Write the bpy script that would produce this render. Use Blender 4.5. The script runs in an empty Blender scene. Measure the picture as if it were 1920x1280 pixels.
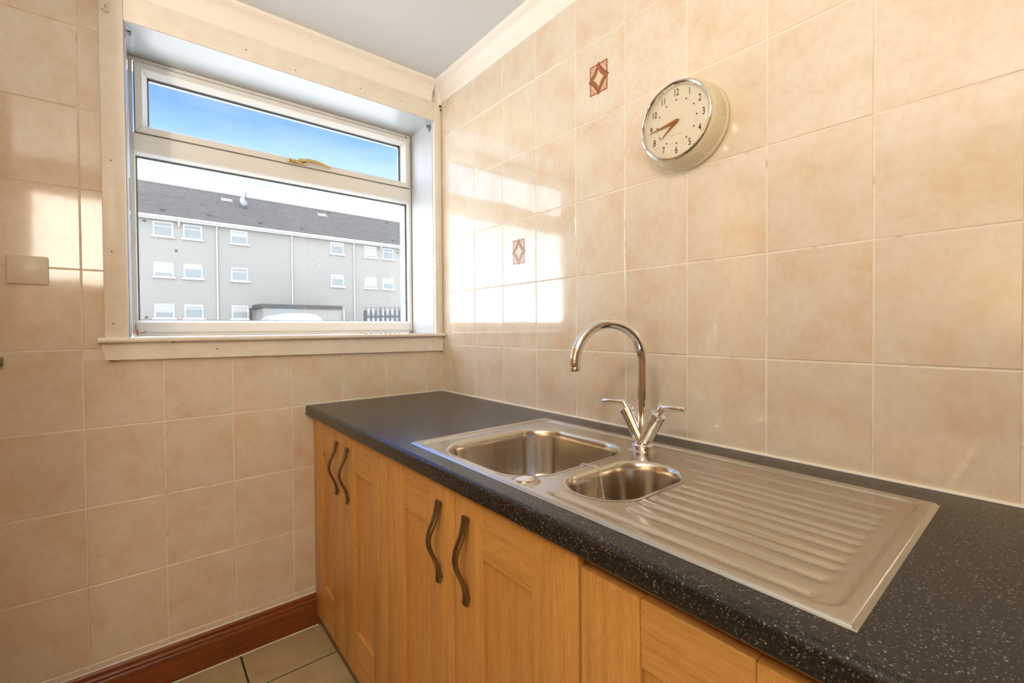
import bpy, bmesh, math, random
import numpy as np
from mathutils import Matrix, Vector
random.seed(4)
PI = math.pi
S = bpy.context.scene
COL = S.collection
Z0 = 1.132          # height of the tile datum line (written as z = 0 below) above the floor
FL = -1.132         # floor
ZT = -0.230         # worktop surface
CEIL = 1.25         # ceiling

# ------------------------------------------------------------------ camera
yaw, pitch, roll = 0.68657788, -0.01570994, -0.00669595
fw = Vector((math.sin(yaw)*math.cos(pitch), math.cos(yaw)*math.cos(pitch), math.sin(pitch)))
rt = fw.cross(Vector((0, 0, 1))).normalized(); up = rt.cross(fw)
r2 = rt*math.cos(roll)+up*math.sin(roll); u2 = -rt*math.sin(roll)+up*math.cos(roll)
cam = bpy.data.cameras.new('camera'); co = bpy.data.objects.new('camera', cam); COL.objects.link(co)
cam.sensor_width = 36; cam.lens = 841.39892/1920*36; cam.shift_y = -12.007/1920; cam.clip_start = .02; cam.clip_end = 400
M = Matrix.Identity(4)
for i in range(3):
    M[i][0] = r2[i]; M[i][1] = u2[i]; M[i][2] = -fw[i]
M[0][3], M[1][3], M[2][3] = -1.13767, -1.93824, .07756+Z0
co.matrix_world = M
S.camera = co

# ------------------------------------------------------------------ exposure, sky, sun
S.view_settings.view_transform = 'Standard'; S.view_settings.look = 'None'
S.view_settings.exposure = 0.37; S.view_settings.gamma = 1.0; S.view_settings.use_curve_mapping = False
S.cycles.caustics_reflective = False
W = bpy.data.worlds.new('sky'); S.world = W; W.use_nodes = True
nt = W.node_tree; nt.nodes.clear()
def N(t, typ, **kw):
    n = t.nodes.new(typ)
    for k, v in kw.items(): setattr(n, k, v)
    return n
tc = N(nt, 'ShaderNodeTexCoord'); sx = N(nt, 'ShaderNodeSeparateXYZ'); nt.links.new(tc.outputs['Generated'], sx.inputs[0])
rp = N(nt, 'ShaderNodeValToRGB'); nt.links.new(sx.outputs['Z'], rp.inputs[0])
cr = rp.color_ramp
cr.elements[0].position = 0.0; cr.elements[0].color = (9.0, 9.2, 9.4, 1)
cr.elements[1].position = 1.0; cr.elements[1].color = (.22, .42, 1.05, 1)
for p_, c_ in ((.14, (5.0, 5.2, 5.4)), (.205, (1.8, 1.95, 2.15)), (.265, (.86, 1.08, 1.45)), (.34, (.36, .62, 1.25)), (.42, (.11, .29, 1.1))):
    e = cr.elements.new(p_); e.color = (*c_, 1)
mp = N(nt, 'ShaderNodeMapping'); mp.inputs['Scale'].default_value = (1.6, 1.6, 6); nt.links.new(tc.outputs['Generated'], mp.inputs[0])
nz = N(nt, 'ShaderNodeTexNoise'); nz.inputs['Scale'].default_value = 2.2; nz.inputs['Detail'].default_value = 5; nt.links.new(mp.outputs[0], nz.inputs[0])
cl = N(nt, 'ShaderNodeMapRange'); cl.inputs[1].default_value = .48; cl.inputs[2].default_value = .80; cl.inputs[4].default_value = .22; nt.links.new(nz.outputs[0], cl.inputs[0])
mx = N(nt, 'ShaderNodeMixRGB'); mx.inputs[2].default_value = (1.4, 1.5, 1.6, 1); nt.links.new(cl.outputs[0], mx.inputs[0]); nt.links.new(rp.outputs[0], mx.inputs[1])
# broad whitening of the sky towards the sun's side (behind the viewer)
dt = N(nt, 'ShaderNodeVectorMath', operation='DOT_PRODUCT'); dt.inputs[1].default_value = (-.448, -.617, .647); nt.links.new(tc.outputs['Generated'], dt.inputs[0])
sg = N(nt, 'ShaderNodeMapRange', interpolation_type='SMOOTHSTEP'); sg.inputs[1].default_value = -.25; sg.inputs[2].default_value = .9; nt.links.new(dt.outputs['Value'], sg.inputs[0])
ad = N(nt, 'ShaderNodeMixRGB', blend_type='ADD'); ad.inputs[2].default_value = (9.0, 9.2, 9.5, 1); nt.links.new(sg.outputs[0], ad.inputs[0]); nt.links.new(mx.outputs[0], ad.inputs[1])
bg = N(nt, 'ShaderNodeBackground'); bg.inputs[1].default_value = 1.0; nt.links.new(ad.outputs[0], bg.inputs[0])
wo = N(nt, 'ShaderNodeOutputWorld'); nt.links.new(bg.outputs[0], wo.inputs[0])
sl = bpy.data.lights.new('sun', 'SUN'); sl.energy = 1.5; sl.angle = .02; sl.color = (1, .96, .9)
so = bpy.data.objects.new('sun', sl); COL.objects.link(so); so.location = (-8, -20, 30)
so.rotation_euler = Vector((.45, .62, -.65)).to_track_quat('-Z', 'Y').to_euler()
LAMP_POWER, LAMP_COL = 40, (1.0, .85, .66)
UP_POWER, UP_COL = 162, (1.0, .90, .765)
REAR_L = 5.0  # glow strength of the assumed rear window's pane

# ------------------------------------------------------------------ helpers
WL = {}
OFF = Vector((0, 0, Z0))
def finish(o, parent, loc):
    COL.objects.link(o)
    WL[o.name] = Vector(loc)
    if parent is not None:
        o.parent = parent; o.location = Vector(loc)-WL[parent.name]
    else: o.location = loc
    return o
def tag(o, label=None, cat=None, group=None, kind=None):
    if label: o['label'] = label
    if cat: o['category'] = cat
    if group: o['group'] = group
    if kind: o['kind'] = kind
    return o
def empty(name, loc, label=None, cat=None, group=None, kind=None, off=None, rz=0, parent=None):
    o = bpy.data.objects.new(name, None); o.empty_display_size = .05
    finish(o, parent, Vector(loc)+(OFF if off is None else off)); o.rotation_euler[2] = rz
    return tag(o, label, cat, group, kind)
def mk(name, g, mat, parent=None, smooth=None, off=None, label=None, cat=None, group=None, kind=None):
    v, f = g
    v = np.asarray(v, float); lo, hi = v.min(0), v.max(0); c = (lo+hi)/2
    me = bpy.data.meshes.new(name); me.from_pydata((v-c).tolist(), [], [list(map(int, q)) for q in f])
    bm = bmesh.new(); bm.from_mesh(me); bmesh.ops.recalc_face_normals(bm, faces=bm.faces); bm.to_mesh(me); bm.free()
    if smooth is not None:
        me.polygons.foreach_set('use_smooth', [True]*len(me.polygons)); me.set_sharp_from_angle(angle=math.radians(smooth))
    me.materials.append(mat)
    o = bpy.data.objects.new(name, me)
    finish(o, parent, Vector(c)+(OFF if off is None else off))
    return tag(o, label, cat, group, kind)
def same(name, src, loc, parent, off=None):
    o = bpy.data.objects.new(name, src.data); return finish(o, parent, Vector(loc)+(OFF if off is None else off))
def join(*gs):
    V, F = [], []
    for v, f in gs:
        n = len(V); V += [tuple(map(float, q)) for q in v]; F += [[int(i)+n for i in q] for q in f]
    return V, F
def box(x0, x1, y0, y1, z0, z1):
    v = [(x, y, z) for x in (x0, x1) for y in (y0, y1) for z in (z0, z1)]
    return v, [(0, 1, 3, 2), (4, 6, 7, 5), (0, 4, 5, 1), (2, 3, 7, 6), (0, 2, 6, 4), (1, 5, 7, 3)]
def bev(g, w, seg=1):
    me = bpy.data.meshes.new('t'); me.from_pydata([tuple(q) for q in g[0]], [], [tuple(q) for q in g[1]])
    bm = bmesh.new(); bm.from_mesh(me); bmesh.ops.recalc_face_normals(bm, faces=bm.faces)
    bmesh.ops.bevel(bm, geom=list(bm.edges), offset=w, segments=seg, affect='EDGES', profile=.5, clamp_overlap=True)
    bm.verts.index_update()
    out = [tuple(v.co) for v in bm.verts], [[v.index for v in f.verts] for f in bm.faces]
    bm.free(); bpy.data.meshes.remove(me); return out
def bbox(x0, x1, y0, y1, z0, z1, w=.002, seg=1): return bev(box(x0, x1, y0, y1, z0, z1), w, seg)
def prism(poly, axis, a0, a1):
    n = len(poly); V = []
    for a in (a0, a1):
        for p, q in poly:
            V.append({0: (a, p, q), 1: (p, a, q), 2: (p, q, a)}[axis])
    F = [(i, (i+1) % n, n+(i+1) % n, n+i) for i in range(n)]
    return V, F+[list(range(n))[::-1], list(range(n, 2*n))]
def tube(pts, rad, n=16, cap=True, squash=None, ref=None):
    pts = [Vector(p) for p in pts]; m = len(pts)
    rad = [rad]*m if not hasattr(rad, '__len__') else rad
    V, F = [], []
    t0 = (pts[1]-pts[0]).normalized()
    nrm = Vector(ref) if ref else (Vector((0, 0, 1)) if abs(t0.z) < .9 else Vector((1, 0, 0)))
    for i, p in enumerate(pts):
        t = (pts[min(i+1, m-1)]-pts[max(i-1, 0)]).normalized()
        nrm = (nrm-t*nrm.dot(t)).normalized(); b = t.cross(nrm)
        for k in range(n):
            a = 2*PI*k/n; V.append(p+(nrm*math.cos(a)+b*math.sin(a)*(squash or 1))*rad[i])
    for i in range(m-1):
        for k in range(n): F.append((i*n+k, i*n+(k+1) % n, (i+1)*n+(k+1) % n, (i+1)*n+k))
    if cap: F += [list(range(n))[::-1], list(range((m-1)*n, m*n))]
    return V, F
def ribbon(pts, half_w, half_t, wdir):
    """rectangular bar swept along pts; widths follow wdir"""
    pts = [Vector(p) for p in pts]; m = len(pts); wd = Vector(wdir); V, F = [], []
    for i, p in enumerate(pts):
        t = (pts[min(i+1, m-1)]-pts[max(i-1, 0)]).normalized(); nn = t.cross(wd).normalized()
        w, h = half_w[i], half_t[i]; c = .35*min(w, h)
        for a, b in ((w, h-c), (w-c, h), (-w+c, h), (-w, h-c), (-w, -h+c), (-w+c, -h), (w-c, -h), (w, -h+c)):
            V.append(p+wd*a+nn*b)
    for i in range(m-1):
        for k in range(8): F.append((i*8+k, i*8+(k+1) % 8, (i+1)*8+(k+1) % 8, (i+1)*8+k))
    return V, F+[list(range(8))[::-1], list(range((m-1)*8, m*8))]
def lathe(prof, o, ax, n=64, cap=True):
    """prof: (radius, height along ax) from o"""
    ax = Vector(ax).normalized(); o = Vector(o)
    a = Vector((0, 0, 1)) if abs(ax.z) < .9 else Vector((1, 0, 0))
    a = (a-ax*a.dot(ax)).normalized(); b = ax.cross(a); V, F = [], []
    for r, h in prof:
        for k in range(n):
            t = 2*PI*k/n; V.append(o+ax*h+(a*math.cos(t)+b*math.sin(t))*r)
    for i in range(len(prof)-1):
        for k in range(n): F.append((i*n+k, i*n+(k+1) % n, (i+1)*n+(k+1) % n, (i+1)*n+k))
    if cap and prof[0][0] > 1e-6: F.append(list(range(n))[::-1])
    if cap and prof[-1][0] > 1e-6: F.append(list(range((len(prof)-1)*n, len(prof)*n)))
    return V, F
def sphere(c, r, n=10):
    return lathe([(max(1e-7, r*math.sin(PI*i/n)), -r*math.cos(PI*i/n)) for i in range(n+1)], c, (0, 0, 1), 2*n)
def dot(c, r, n=6):
    V = [(c[0]+r*math.cos(2*PI*k/n)*math.cos(e), c[1]+r*math.sin(2*PI*k/n)*math.cos(e), c[2]+r*math.sin(e)) for e in (-.6, .6) for k in range(n)]
    V += [(c[0], c[1], c[2]-r), (c[0], c[1], c[2]+r)]
    F = [(k, (k+1) % n, n+(k+1) % n, n+k) for k in range(n)]+[(2*n, (k+1) % n, k) for k in range(n)]+[(2*n+1, n+k, n+(k+1) % n) for k in range(n)]
    return V, F

# ------------------------------------------------------------------ materials
def mat(name, col=(.8, .8, .8), rough=.5, metal=0, spec=.5, **kw):
    m = bpy.data.materials.new(name); m.use_nodes = True
    b = m.node_tree.nodes['Principled BSDF']
    b.inputs['Base Color'].default_value = (*col, 1); b.inputs['Roughness'].default_value = rough
    b.inputs['Metallic'].default_value = metal; b.inputs['Specular IOR Level'].default_value = spec
    for k, v in kw.items(): b.inputs[k.replace('_', ' ')].default_value = v
    return m
def coords(t, scale=(1, 1, 1), rnd=0.0):
    c = N(t, 'ShaderNodeTexCoord'); m = N(t, 'ShaderNodeMapping'); m.inputs['Scale'].default_value = scale
    if rnd:
        oi = N(t, 'ShaderNodeObjectInfo'); mu = N(t, 'ShaderNodeMath', operation='MULTIPLY'); mu.inputs[1].default_value = rnd
        t.links.new(oi.outputs['Random'], mu.inputs[0])
        cb = N(t, 'ShaderNodeCombineXYZ'); [t.links.new(mu.outputs[0], cb.inputs[i]) for i in range(3)]
        ad = N(t, 'ShaderNodeVectorMath', operation='ADD'); t.links.new(c.outputs['Object'], ad.inputs[0]); t.links.new(cb.outputs[0], ad.inputs[1])
        t.links.new(ad.outputs[0], m.inputs[0])
    else: t.links.new(c.outputs['Object'], m.inputs[0])
    return m.outputs[0]
def noise(t, vec, scale, detail=3, rough=.5):
    n = N(t, 'ShaderNodeTexNoise'); n.inputs['Scale'].default_value = scale; n.inputs['Detail'].default_value = detail; n.inputs['Roughness'].default_value = rough
    t.links.new(vec, n.inputs['Vector']); return n.outputs[0]
def ramp(t, fac, stops):
    r = N(t, 'ShaderNodeValToRGB'); t.links.new(fac, r.inputs[0]); e = r.color_ramp.elements
    e[0].position, e[0].color = stops[0][0], (*stops[0][1], 1); e[1].position, e[1].color = stops[-1][0], (*stops[-1][1], 1)
    for p_, c_ in stops[1:-1]:
        q = e.new(p_); q.color = (*c_, 1)
    return r.outputs[0]
def mixc(t, fac, a, b, mode='MIX'):
    m = N(t, 'ShaderNodeMixRGB', blend_type=mode)
    for i, x in ((0, fac), (1, a), (2, b)):
        if hasattr(x, 'links'): t.links.new(x, m.inputs[i])
        elif i == 0: m.inputs[0].default_value = x
        else: m.inputs[i].default_value = (*x, 1)
    return m.outputs[0]
def bump(m, h, strength=.2, dist=.002):
    t = m.node_tree; b = N(t, 'ShaderNodeBump'); b.inputs['Strength'].default_value = strength; b.inputs['Distance'].default_value = dist
    t.links.new(h, b.inputs['Height']); bs = t.nodes['Principled BSDF']; t.links.new(b.outputs[0], bs.inputs['Normal'])
    return b.outputs[0]
def setc(m, sock): m.node_tree.links.new(sock, m.node_tree.nodes['Principled BSDF'].inputs['Base Color'])
def setr(m, sock): m.node_tree.links.new(sock, m.node_tree.nodes['Principled BSDF'].inputs['Roughness'])

# glazed wall tile: cream with peach mottling, glossy wavy glaze
def tile_mat():
    m = mat('glazed_wall_tile', rough=.10, spec=.9, Coat_Weight=.6, Coat_Roughness=.05, Coat_IOR=1.65); t = m.node_tree
    v = coords(t, rnd=37.0)
    a = noise(t, v, 9, 3, .55); b = noise(t, v, 60, 3, .6)
    c = ramp(t, a, [(.38, (.795, .72, .60)), (.52, (.78, .68, .54)), (.68, (.755, .59, .43))])
    c = mixc(t, .16, c, ramp(t, b, [(.35, (.64, .52, .38)), (.6, (.86, .76, .62))]), 'MIX')
    setc(m, c)
    w = noise(t, v, 9, 2, .4); n = bump(m, w, .10, .004)
    t.links.new(n, t.nodes['Principled BSDF'].inputs['Coat Normal'])
    return m
TILE = tile_mat()
GROUT = mat('cream_grout', (.76, .67, .53), .8)
tg = GROUT.node_tree; setc(GROUT, ramp(tg, noise(tg, coords(tg), 14, 4, .7), [(.30, (.58, .46, .32)), (.42, (.84, .765, .64)), (1, (.88, .81, .70))]))
PRINT_D = mat('dark_terracotta_print', (.20, .065, .025), .2, spec=.6)
PRINT_M = mat('terracotta_print', (.36, .125, .05), .2, spec=.6)
PRINT_L = mat('pale_pink_print', (.72, .46, .33), .2, spec=.6)
PRINT_C = mat('cream_print', (.74, .60, .42), .2, spec=.6)
def paint(name, col, rough, bs=.05, sc=120):
    m = mat(name, col, rough); t = m.node_tree; bump(m, noise(t, coords(t), sc, 3), bs, .002); return m
GLOSS = paint('cream_white_gloss_paint', (.80, .74, .64), .28)
tgl = GLOSS.node_tree; setc(GLOSS, ramp(tgl, noise(tgl, coords(tgl, (3, 3, 3)), 6, 4, .6), [(.3, (.82, .76, .67)), (.6, (.88, .83, .75))]))
REVEAL = paint('white_reveal_paint', (.58, .61, .63), .3)
CEILP = paint('white_stippled_ceiling_paint', (.66, .69, .71), .7, .5, 160)
COVE = paint('cream_coving_paint', (.92, .89, .84), .45, .1)
COVER = mat('embossed_coving_paint', (.92, .88, .82), .45); tcv = COVER.node_tree
vv = N(tcv, 'ShaderNodeTexVoronoi', feature='DISTANCE_TO_EDGE'); vv.inputs['Scale'].default_value = 26; tcv.links.new(coords(tcv), vv.inputs['Vector']); bump(COVER, vv.outputs[0], .55, .006)
UPVC = mat('white_upvc', (.83, .81, .76), .3)
GASKET = mat('black_rubber_gasket', (.03, .03, .035), .5)
SPACER = mat('grey_glazing_spacer', (.30, .32, .33), .4, .6)
SEAL = mat('white_sealant', (.85, .80, .72), .4)
GRIME_SHADE = mat('brown_grime_and_shade', (.10, .055, .025), .7)  # grime brown, also used for the shade strip under the window board
STAIN = mat('red_primer_stain', (.55, .20, .15), .6)
HOLE = mat('dark_screw_hole', (.02, .015, .01), .6)
BRASS = mat('polished_brass', (.80, .62, .28), .18, 1)
CHROME = mat('polished_chrome', (.80, .79, .77), .06, 1)
ZINC = mat('dull_zinc', (.32, .34, .34), .4, .9)
BRONZE = mat('dark_bronze_handle', (.27, .205, .135), .30, 1)
def steel(name, col, r0, r1, sc, an=0):
    m = mat(name, col, r0, 1); t = m.node_tree
    h = noise(t, coords(t, sc), 1, 2); setr(m, ramp(t, h, [(.3, (r0,)*3), (.7, (r1,)*3)])); return m
STEEL = steel('brushed_stainless_steel', (.56, .525, .48), .195, .205, (700, 9, 40))
BOWLST = steel('satin_bowl_steel', (.64, .59, .51), .17, .22, (160, 160, 2))
def stone():
    m = mat('black_speckled_laminate', (.02, .02, .02), .27, spec=.42); t = m.node_tree; v = coords(t, (1, 1, 1))
    vo = N(t, 'ShaderNodeTexVoronoi'); vo.inputs['Scale'].default_value = 620; t.links.new(v, vo.inputs['Vector'])
    k = N(t, 'ShaderNodeSeparateColor'); t.links.new(vo.outputs['Color'], k.inputs[0])
    sp = ramp(t, k.outputs[0], [(.55, (.012, .011, .010)), (.80, (.038, .035, .029)), (.93, (.075, .069, .056)), (1.0, (.36, .33, .27))])
    setc(m, mixc(t, ramp(t, noise(t, v, 500, 2), [(.4, (0,)*3), (.6, (1,)*3)]), (.011, .010, .009), sp))
    bump(m, noise(t, v, 420, 2), .03, .0005); return m
STONE = stone()
def oak(name, sc, base=1.0):
    m = mat(name, rough=.38); t = m.node_tree; v = coords(t, sc, rnd=11.0)
    a = noise(t, v, 4.5, 5, .62); b = noise(t, v, 48, 3, .6)
    c = ramp(t, a, [(.28, (.47*base, .22*base, .048*base)), (.5, (.62*base, .31*base, .080*base)), (.72, (.72*base, .39*base, .125*base))])
    setc(m, mixc(t, .35, c, ramp(t, b, [(.35, (.40, .185, .040)), (.62, (.71, .38, .12))])))
    bump(m, b, .12, .0006); return m
OAKV = oak('oak_vertical_grain', (14, 14, .8))
OAKH = oak('oak_horizontal_grain', (14, .8, 14))
PLINTH = mat('brown_plinth', (.20, .11, .05), .5)
MAHOG = mat('mahogany_stain', rough=.3); tm = MAHOG.node_tree
setc(MAHOG, ramp(tm, noise(tm, coords(tm, (1.5, 30, 30)), 3, 4, .6), [(.3, (.15, .035, .008)), (.7, (.30, .082, .018))]))
FTILE = mat('beige_floor_tile', rough=.35); tf = FTILE.node_tree
setc(FTILE, ramp(tf, noise(tf, coords(tf, (1, 1, 1), rnd=20.), 9, 5, .6), [(.3, (.40, .32, .17)), (.7, (.56, .46, .27))]))
FGROUT = mat('dark_floor_grout', (.035, .03, .025), .9)
PLASTIC = mat('cream_white_plastic', (.80, .74, .62), .3)
WALLP = paint('plain_wall_paint', (.48, .36, .23), .6)
def glassm(name, tint=(.96, .98, .98), gl=.035):
    m = bpy.data.materials.new(name); m.use_nodes = True; t = m.node_tree; t.nodes.clear()
    tr = N(t, 'ShaderNodeBsdfTransparent'); tr.inputs[0].default_value = (*tint, 1); g = N(t, 'ShaderNodeBsdfGlossy'); g.inputs['Roughness'].default_value = .0
    fr = N(t, 'ShaderNodeFresnel'); ge = N(t, 'ShaderNodeNewGeometry'); ir = N(t, 'ShaderNodeMapRange')
    ir.inputs[3].default_value = 1.45; ir.inputs[4].default_value = 1/1.45; t.links.new(ge.outputs['Backfacing'], ir.inputs[0]); t.links.new(ir.outputs[0], fr.inputs[0])   # both faces of a pane reflect alike
    mm = N(t, 'ShaderNodeMixShader'); ou = N(t, 'ShaderNodeOutputMaterial')
    t.links.new(fr.outputs[0], mm.inputs[0]); t.links.new(tr.outputs[0], mm.inputs[1]); t.links.new(g.outputs[0], mm.inputs[2]); t.links.new(mm.outputs[0], ou.inputs[0]); return m
GLASS = glassm('clear_window_glass')
def emit(name, col, st):
    m = mat(name, col, .4); b = m.node_tree.nodes['Principled BSDF']; b.inputs['Emission Color'].default_value = (*col, 1); b.inputs['Emission Strength'].default_value = st; return m
FROST = emit('glowing_frosted_pane', (1, .93, .80), REAR_L)  # self-emitting pane, stands in for daylight through an assumed window

# ------------------------------------------------------------------ the room: walls, floor, ceiling
XL, YR = -2.75, -2.45
OX0, OX1, OZ0, OZ1 = -1.172, -.043, .055, 1.088       # window opening
E_ = .0010                                            # grout lies this far behind the tile faces
wf = mk('wall_front', join(box(XL-.1, OX0-.004, E_, .26, FL-.1, CEIL+.1), box(OX1+.004, E_, E_, .26, FL-.1, CEIL+.1),
     box(OX0-.004, OX1+.004, E_, .26, OZ1, CEIL+.1), box(OX0-.004, OX1+.004, E_, .26, FL-.1, OZ0-.012)), GROUT,
     label='tiled outside wall with the white-framed window in it', cat='wall', kind='structure')
OUTER = mat('white_outer_render', (.85, .85, .84), .8)
mk('outer_leaf', join(box(XL-.1, -1.19, .262, .345, FL-.4, CEIL+.3), box(-.0505, .3, .262, .345, FL-.4, CEIL+.3),
     box(-1.19, -.0505, .262, .345, 1.082, CEIL+.3), box(-1.19, -.0505, .262, .345, FL-.4, .05)), OUTER, wf)
wr = mk('wall_right', box(E_, .26, YR-.1, .26, FL-.1, CEIL+.1), GROUT, label='tiled side wall behind the sink worktop', cat='wall', kind='structure')
mk('wall_left', box(XL-.1, XL, YR-.1, E_, FL-.1, CEIL+.1), WALLP, label='plain painted wall opposite the sink', cat='wall', kind='structure')
W2 = (-1.74, -1.20, .40, 1.04)
mk('wall_rear', join(box(XL, W2[0], YR-.1, YR, FL-.1, CEIL+.1), box(W2[1], 0, YR-.1, YR, FL-.1, CEIL+.1),
     box(W2[0], W2[1], YR-.1, YR, W2[3], CEIL+.1), box(W2[0], W2[1], YR-.1, YR, FL-.1, W2[2])), WALLP, label='plain painted wall behind the viewer', cat='wall', kind='structure')
w2 = empty('assumed_rear_window', ((W2[0]+W2[1])/2, YR-.05, W2[2]), 'assumed unseen window high on the rear wall, its frosted pane glowing', 'window', kind='structure')  # unseen window, added to give the bright reflection on the left tiles
mk('frame', join(box(W2[0], W2[0]+.03, YR-.06, YR-.01, W2[2], W2[3]), box(W2[1]-.03, W2[1], YR-.06, YR-.01, W2[2], W2[3]),
     box(W2[0], W2[1], YR-.06, YR-.01, W2[2], W2[2]+.03), box(W2[0], W2[1], YR-.06, YR-.01, W2[3]-.03, W2[3])), UPVC, w2)
mk('pane', box(W2[0]+.03, W2[1]-.03, YR-.045, YR-.035, W2[2]+.03, W2[3]-.03), FROST, w2)
mk('ceiling', box(XL-.1, .26, YR-.1, .26, CEIL, CEIL+.1), CEILP, label='white stippled ceiling above the window', cat='ceiling', kind='structure')
fl = mk('floor', box(XL-.1, .26, YR-.1, .26, FL-.1, FL-.002), FGROUT, label='beige tiled floor with dark grout lines', cat='floor', kind='structure')

# wall tiles, each a bevelled piece standing proud of the grout
TW, TH, GAP = .2, .25, .0027
def tile_geo(w, h, wall):
    c, t, p = .0016, .004, 0.0
    a, b = w/2-GAP/2, h/2-GAP/2
    pts = [(-a, -b, t), (a, -b, t), (a, b, t), (-a, b, t), (-a, -b, c*.8), (a, -b, c*.8), (a, b, c*.8), (-a, b, c*.8),
           (-a+c, -b+c, 0), (a-c, -b+c, 0), (a-c, b-c, 0), (-a+c, b-c, 0)]
    V = [((q[0], q[2], q[1]) if wall == 'f' else (q[2], q[0], q[1])) for q in pts]
    F = [(8, 9, 10, 11)]+[(i, (i+1) % 4, 4+(i+1) % 4, 4+i) for i in range(4)]+[(4+i, 4+(i+1) % 4, 8+(i+1) % 4, 8+i) for i in range(4)]
    return V, F
tcache = {}
def put_tile(wall, u0, u1, z0, z1, parent):
    w, h = round(u1-u0, 4), round(z1-z0, 4)
    if w < .008 or h < .008: return None
    uc, zc = (u0+u1)/2, (z0+z1)/2
    loc = (uc, 0, zc) if wall == 'f' else (0, uc, zc)
    key = (wall, w, h)
    if key not in tcache:
        V, F = tile_geo(w, h, wall); me = bpy.data.meshes.new('tile'); me.from_pydata(V, [], F)
        bm = bmesh.new(); bm.from_mesh(me); bmesh.ops.recalc_face_normals(bm, faces=bm.faces); bm.to_mesh(me); bm.free()
        # open backs: make sure the glazed face looks into the room
        d = Vector((0, -1, 0)) if wall == 'f' else Vector((-1, 0, 0))
        if me.polygons[0].normal.dot(d) < 0: me.flip_normals()
        me.materials.append(TILE); tcache[key] = me
    o = bpy.data.objects.new('tile', tcache[key]); finish(o, parent, Vector(loc)+OFF)
    a = random.gauss(0, .0022); b = random.gauss(0, .0022)
    o.rotation_euler = (a, 0, b) if wall == 'f' else (0, a, b)
    return o
def spans(lo, hi, start, step):
    k = math.floor((lo-start)/step); cuts = [lo]
    x = start+k*step
    while x < hi:
        if x > lo+1e-6: cuts.append(x)
        x += step
    return list(zip(cuts, cuts[1:]+[hi]))
ROWTOP = 1.176
for z0, z1 in spans(ZT+.002, ROWTOP, 0, TH):
    for y1, y0 in [(-a, -b) for a, b in spans(0.0, -YR, .0924, .20093)]:
        if y0 < -2.02: continue
        o = put_tile('r', y0, y1, z0, z1, wr)
        if o and abs((y0+y1)/2+.9965) < .02 and abs(z0-.75) < .01: deco1 = o
        if o and abs((y0+y1)/2+.5955) < .02 and abs(z0-.25) < .01: deco2 = o
LO = .0186
for z0, z1 in spans(FL+.12, ROWTOP, LO, TH):
    for x0, x1 in spans(-1.887, 0, -1.2874, TW):
        if x1 <= -1.226 or z1 <= -.015: put_tile('f', x0, x1, z0, z1, wf)
        elif z0 < -.015 or x0 < -1.226:
            if x0 < -1.226 and z0 >= -.04: put_tile('f', x0, -1.226, z0, z1, wf)
            else: put_tile('f', x0, x1, z0, min(z1, -.012), wf)

# decorative printed motif on two tiles
def motif(tile, yc, zc):
    X = -.0004
    def poly(pts): return [(X, yc+p[0], zc+p[1]) for p in pts], [tuple(range(len(pts)))]
    def ring(o_, i_):
        n = len(o_); V = [(X, yc+a, zc+b) for a, b in o_]+[(X, yc+a, zc+b) for a, b in i_]
        return V, [(k, (k+1) % n, n+(k+1) % n, n+k) for k in range(n)]
    def arc(p, q, bend, n=6):
        r = []
        for k in range(n):
            t = k/n; m = 4*t*(1-t)*bend; dx, dy = q[0]-p[0], q[1]-p[1]; L = math.hypot(dx, dy)
            r.append((p[0]+dx*t-dy/L*m, p[1]+dy*t+dx/L*m))
        return r
    def dia(a, b, bend):
        P = [(0, b), (a, 0), (0, -b), (-a, 0)]; r = []
        for k in range(4): r += arc(P[k], P[(k+1) % 4], bend)
        return r
    A, B = .036, .0475
    sq = lambda a, b: [(-a, -b), (a, -b), (a, b), (-a, b)]
    m = mk('printed_motif', ring(sq(A, B), sq(A-.005, B-.005)), PRINT_M, tile)
    # layers sit a hair in front of each other so none share a plane
    def lay(g, mt, dx): mk('printed_motif', ([(v[0]-dx, v[1], v[2]) for v in g[0]], g[1]), mt, tile)
    lay(poly(sq(A-.005, B-.005)), PRINT_L, -.0001)
    lay(ring(dia(.042, .054, -.004), dia(.037, .047, -.004)), PRINT_D, .0001)
    lay(ring(dia(.037, .047, -.004), dia(.024, .031, -.003)), PRINT_M, .0001)
    lay(ring(dia(.024, .031, -.003), dia(.0215, .0285, -.003)), PRINT_D, .0001)
    lay(poly(dia(.0215, .0285, -.003)), PRINT_C, .0001)
    gs = []
    for sy in (-1, 1):
        for sz in (-1, 1):
            for (u, w, a) in ((.0255, .0365, .8), (.019, .039, 1.4), (.0275, .029, .2)):
                L, h = .0042, .0014; ca, sa = math.cos(a), math.sin(a)
                gs.append(poly([(sy*(u+ca*s*L-sa*t*h), sz*(w+sa*s*L+ca*t*h)) for s, t in ((-1, 0), (0, -1), (1, 0), (0, 1))]))
    lay(join(*gs), PRINT_D, .00005)
motif(deco1, -.9965, .875); motif(deco2, -.5953, .375)

# floor tiles
def ftile(x0, x1, y0, y1):
    mk('floor_tile', bbox(x0+.003, x1-.003, y0+.003, y1-.003, FL-.008, FL, .0012), FTILE, fl)
xs = [-2.748, -2.54, -2.207, -1.874, -1.544, -1.211, -.8785, -.546]; ys = [-2.448, -2.222, -1.889, -1.556, -1.223, -.89, -.557, -.224, -.02]
for x0, x1 in zip(xs, xs[1:]):
    for y0, y1 in zip(ys, ys[1:]): ftile(x0, x1, y0, y1)

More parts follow.
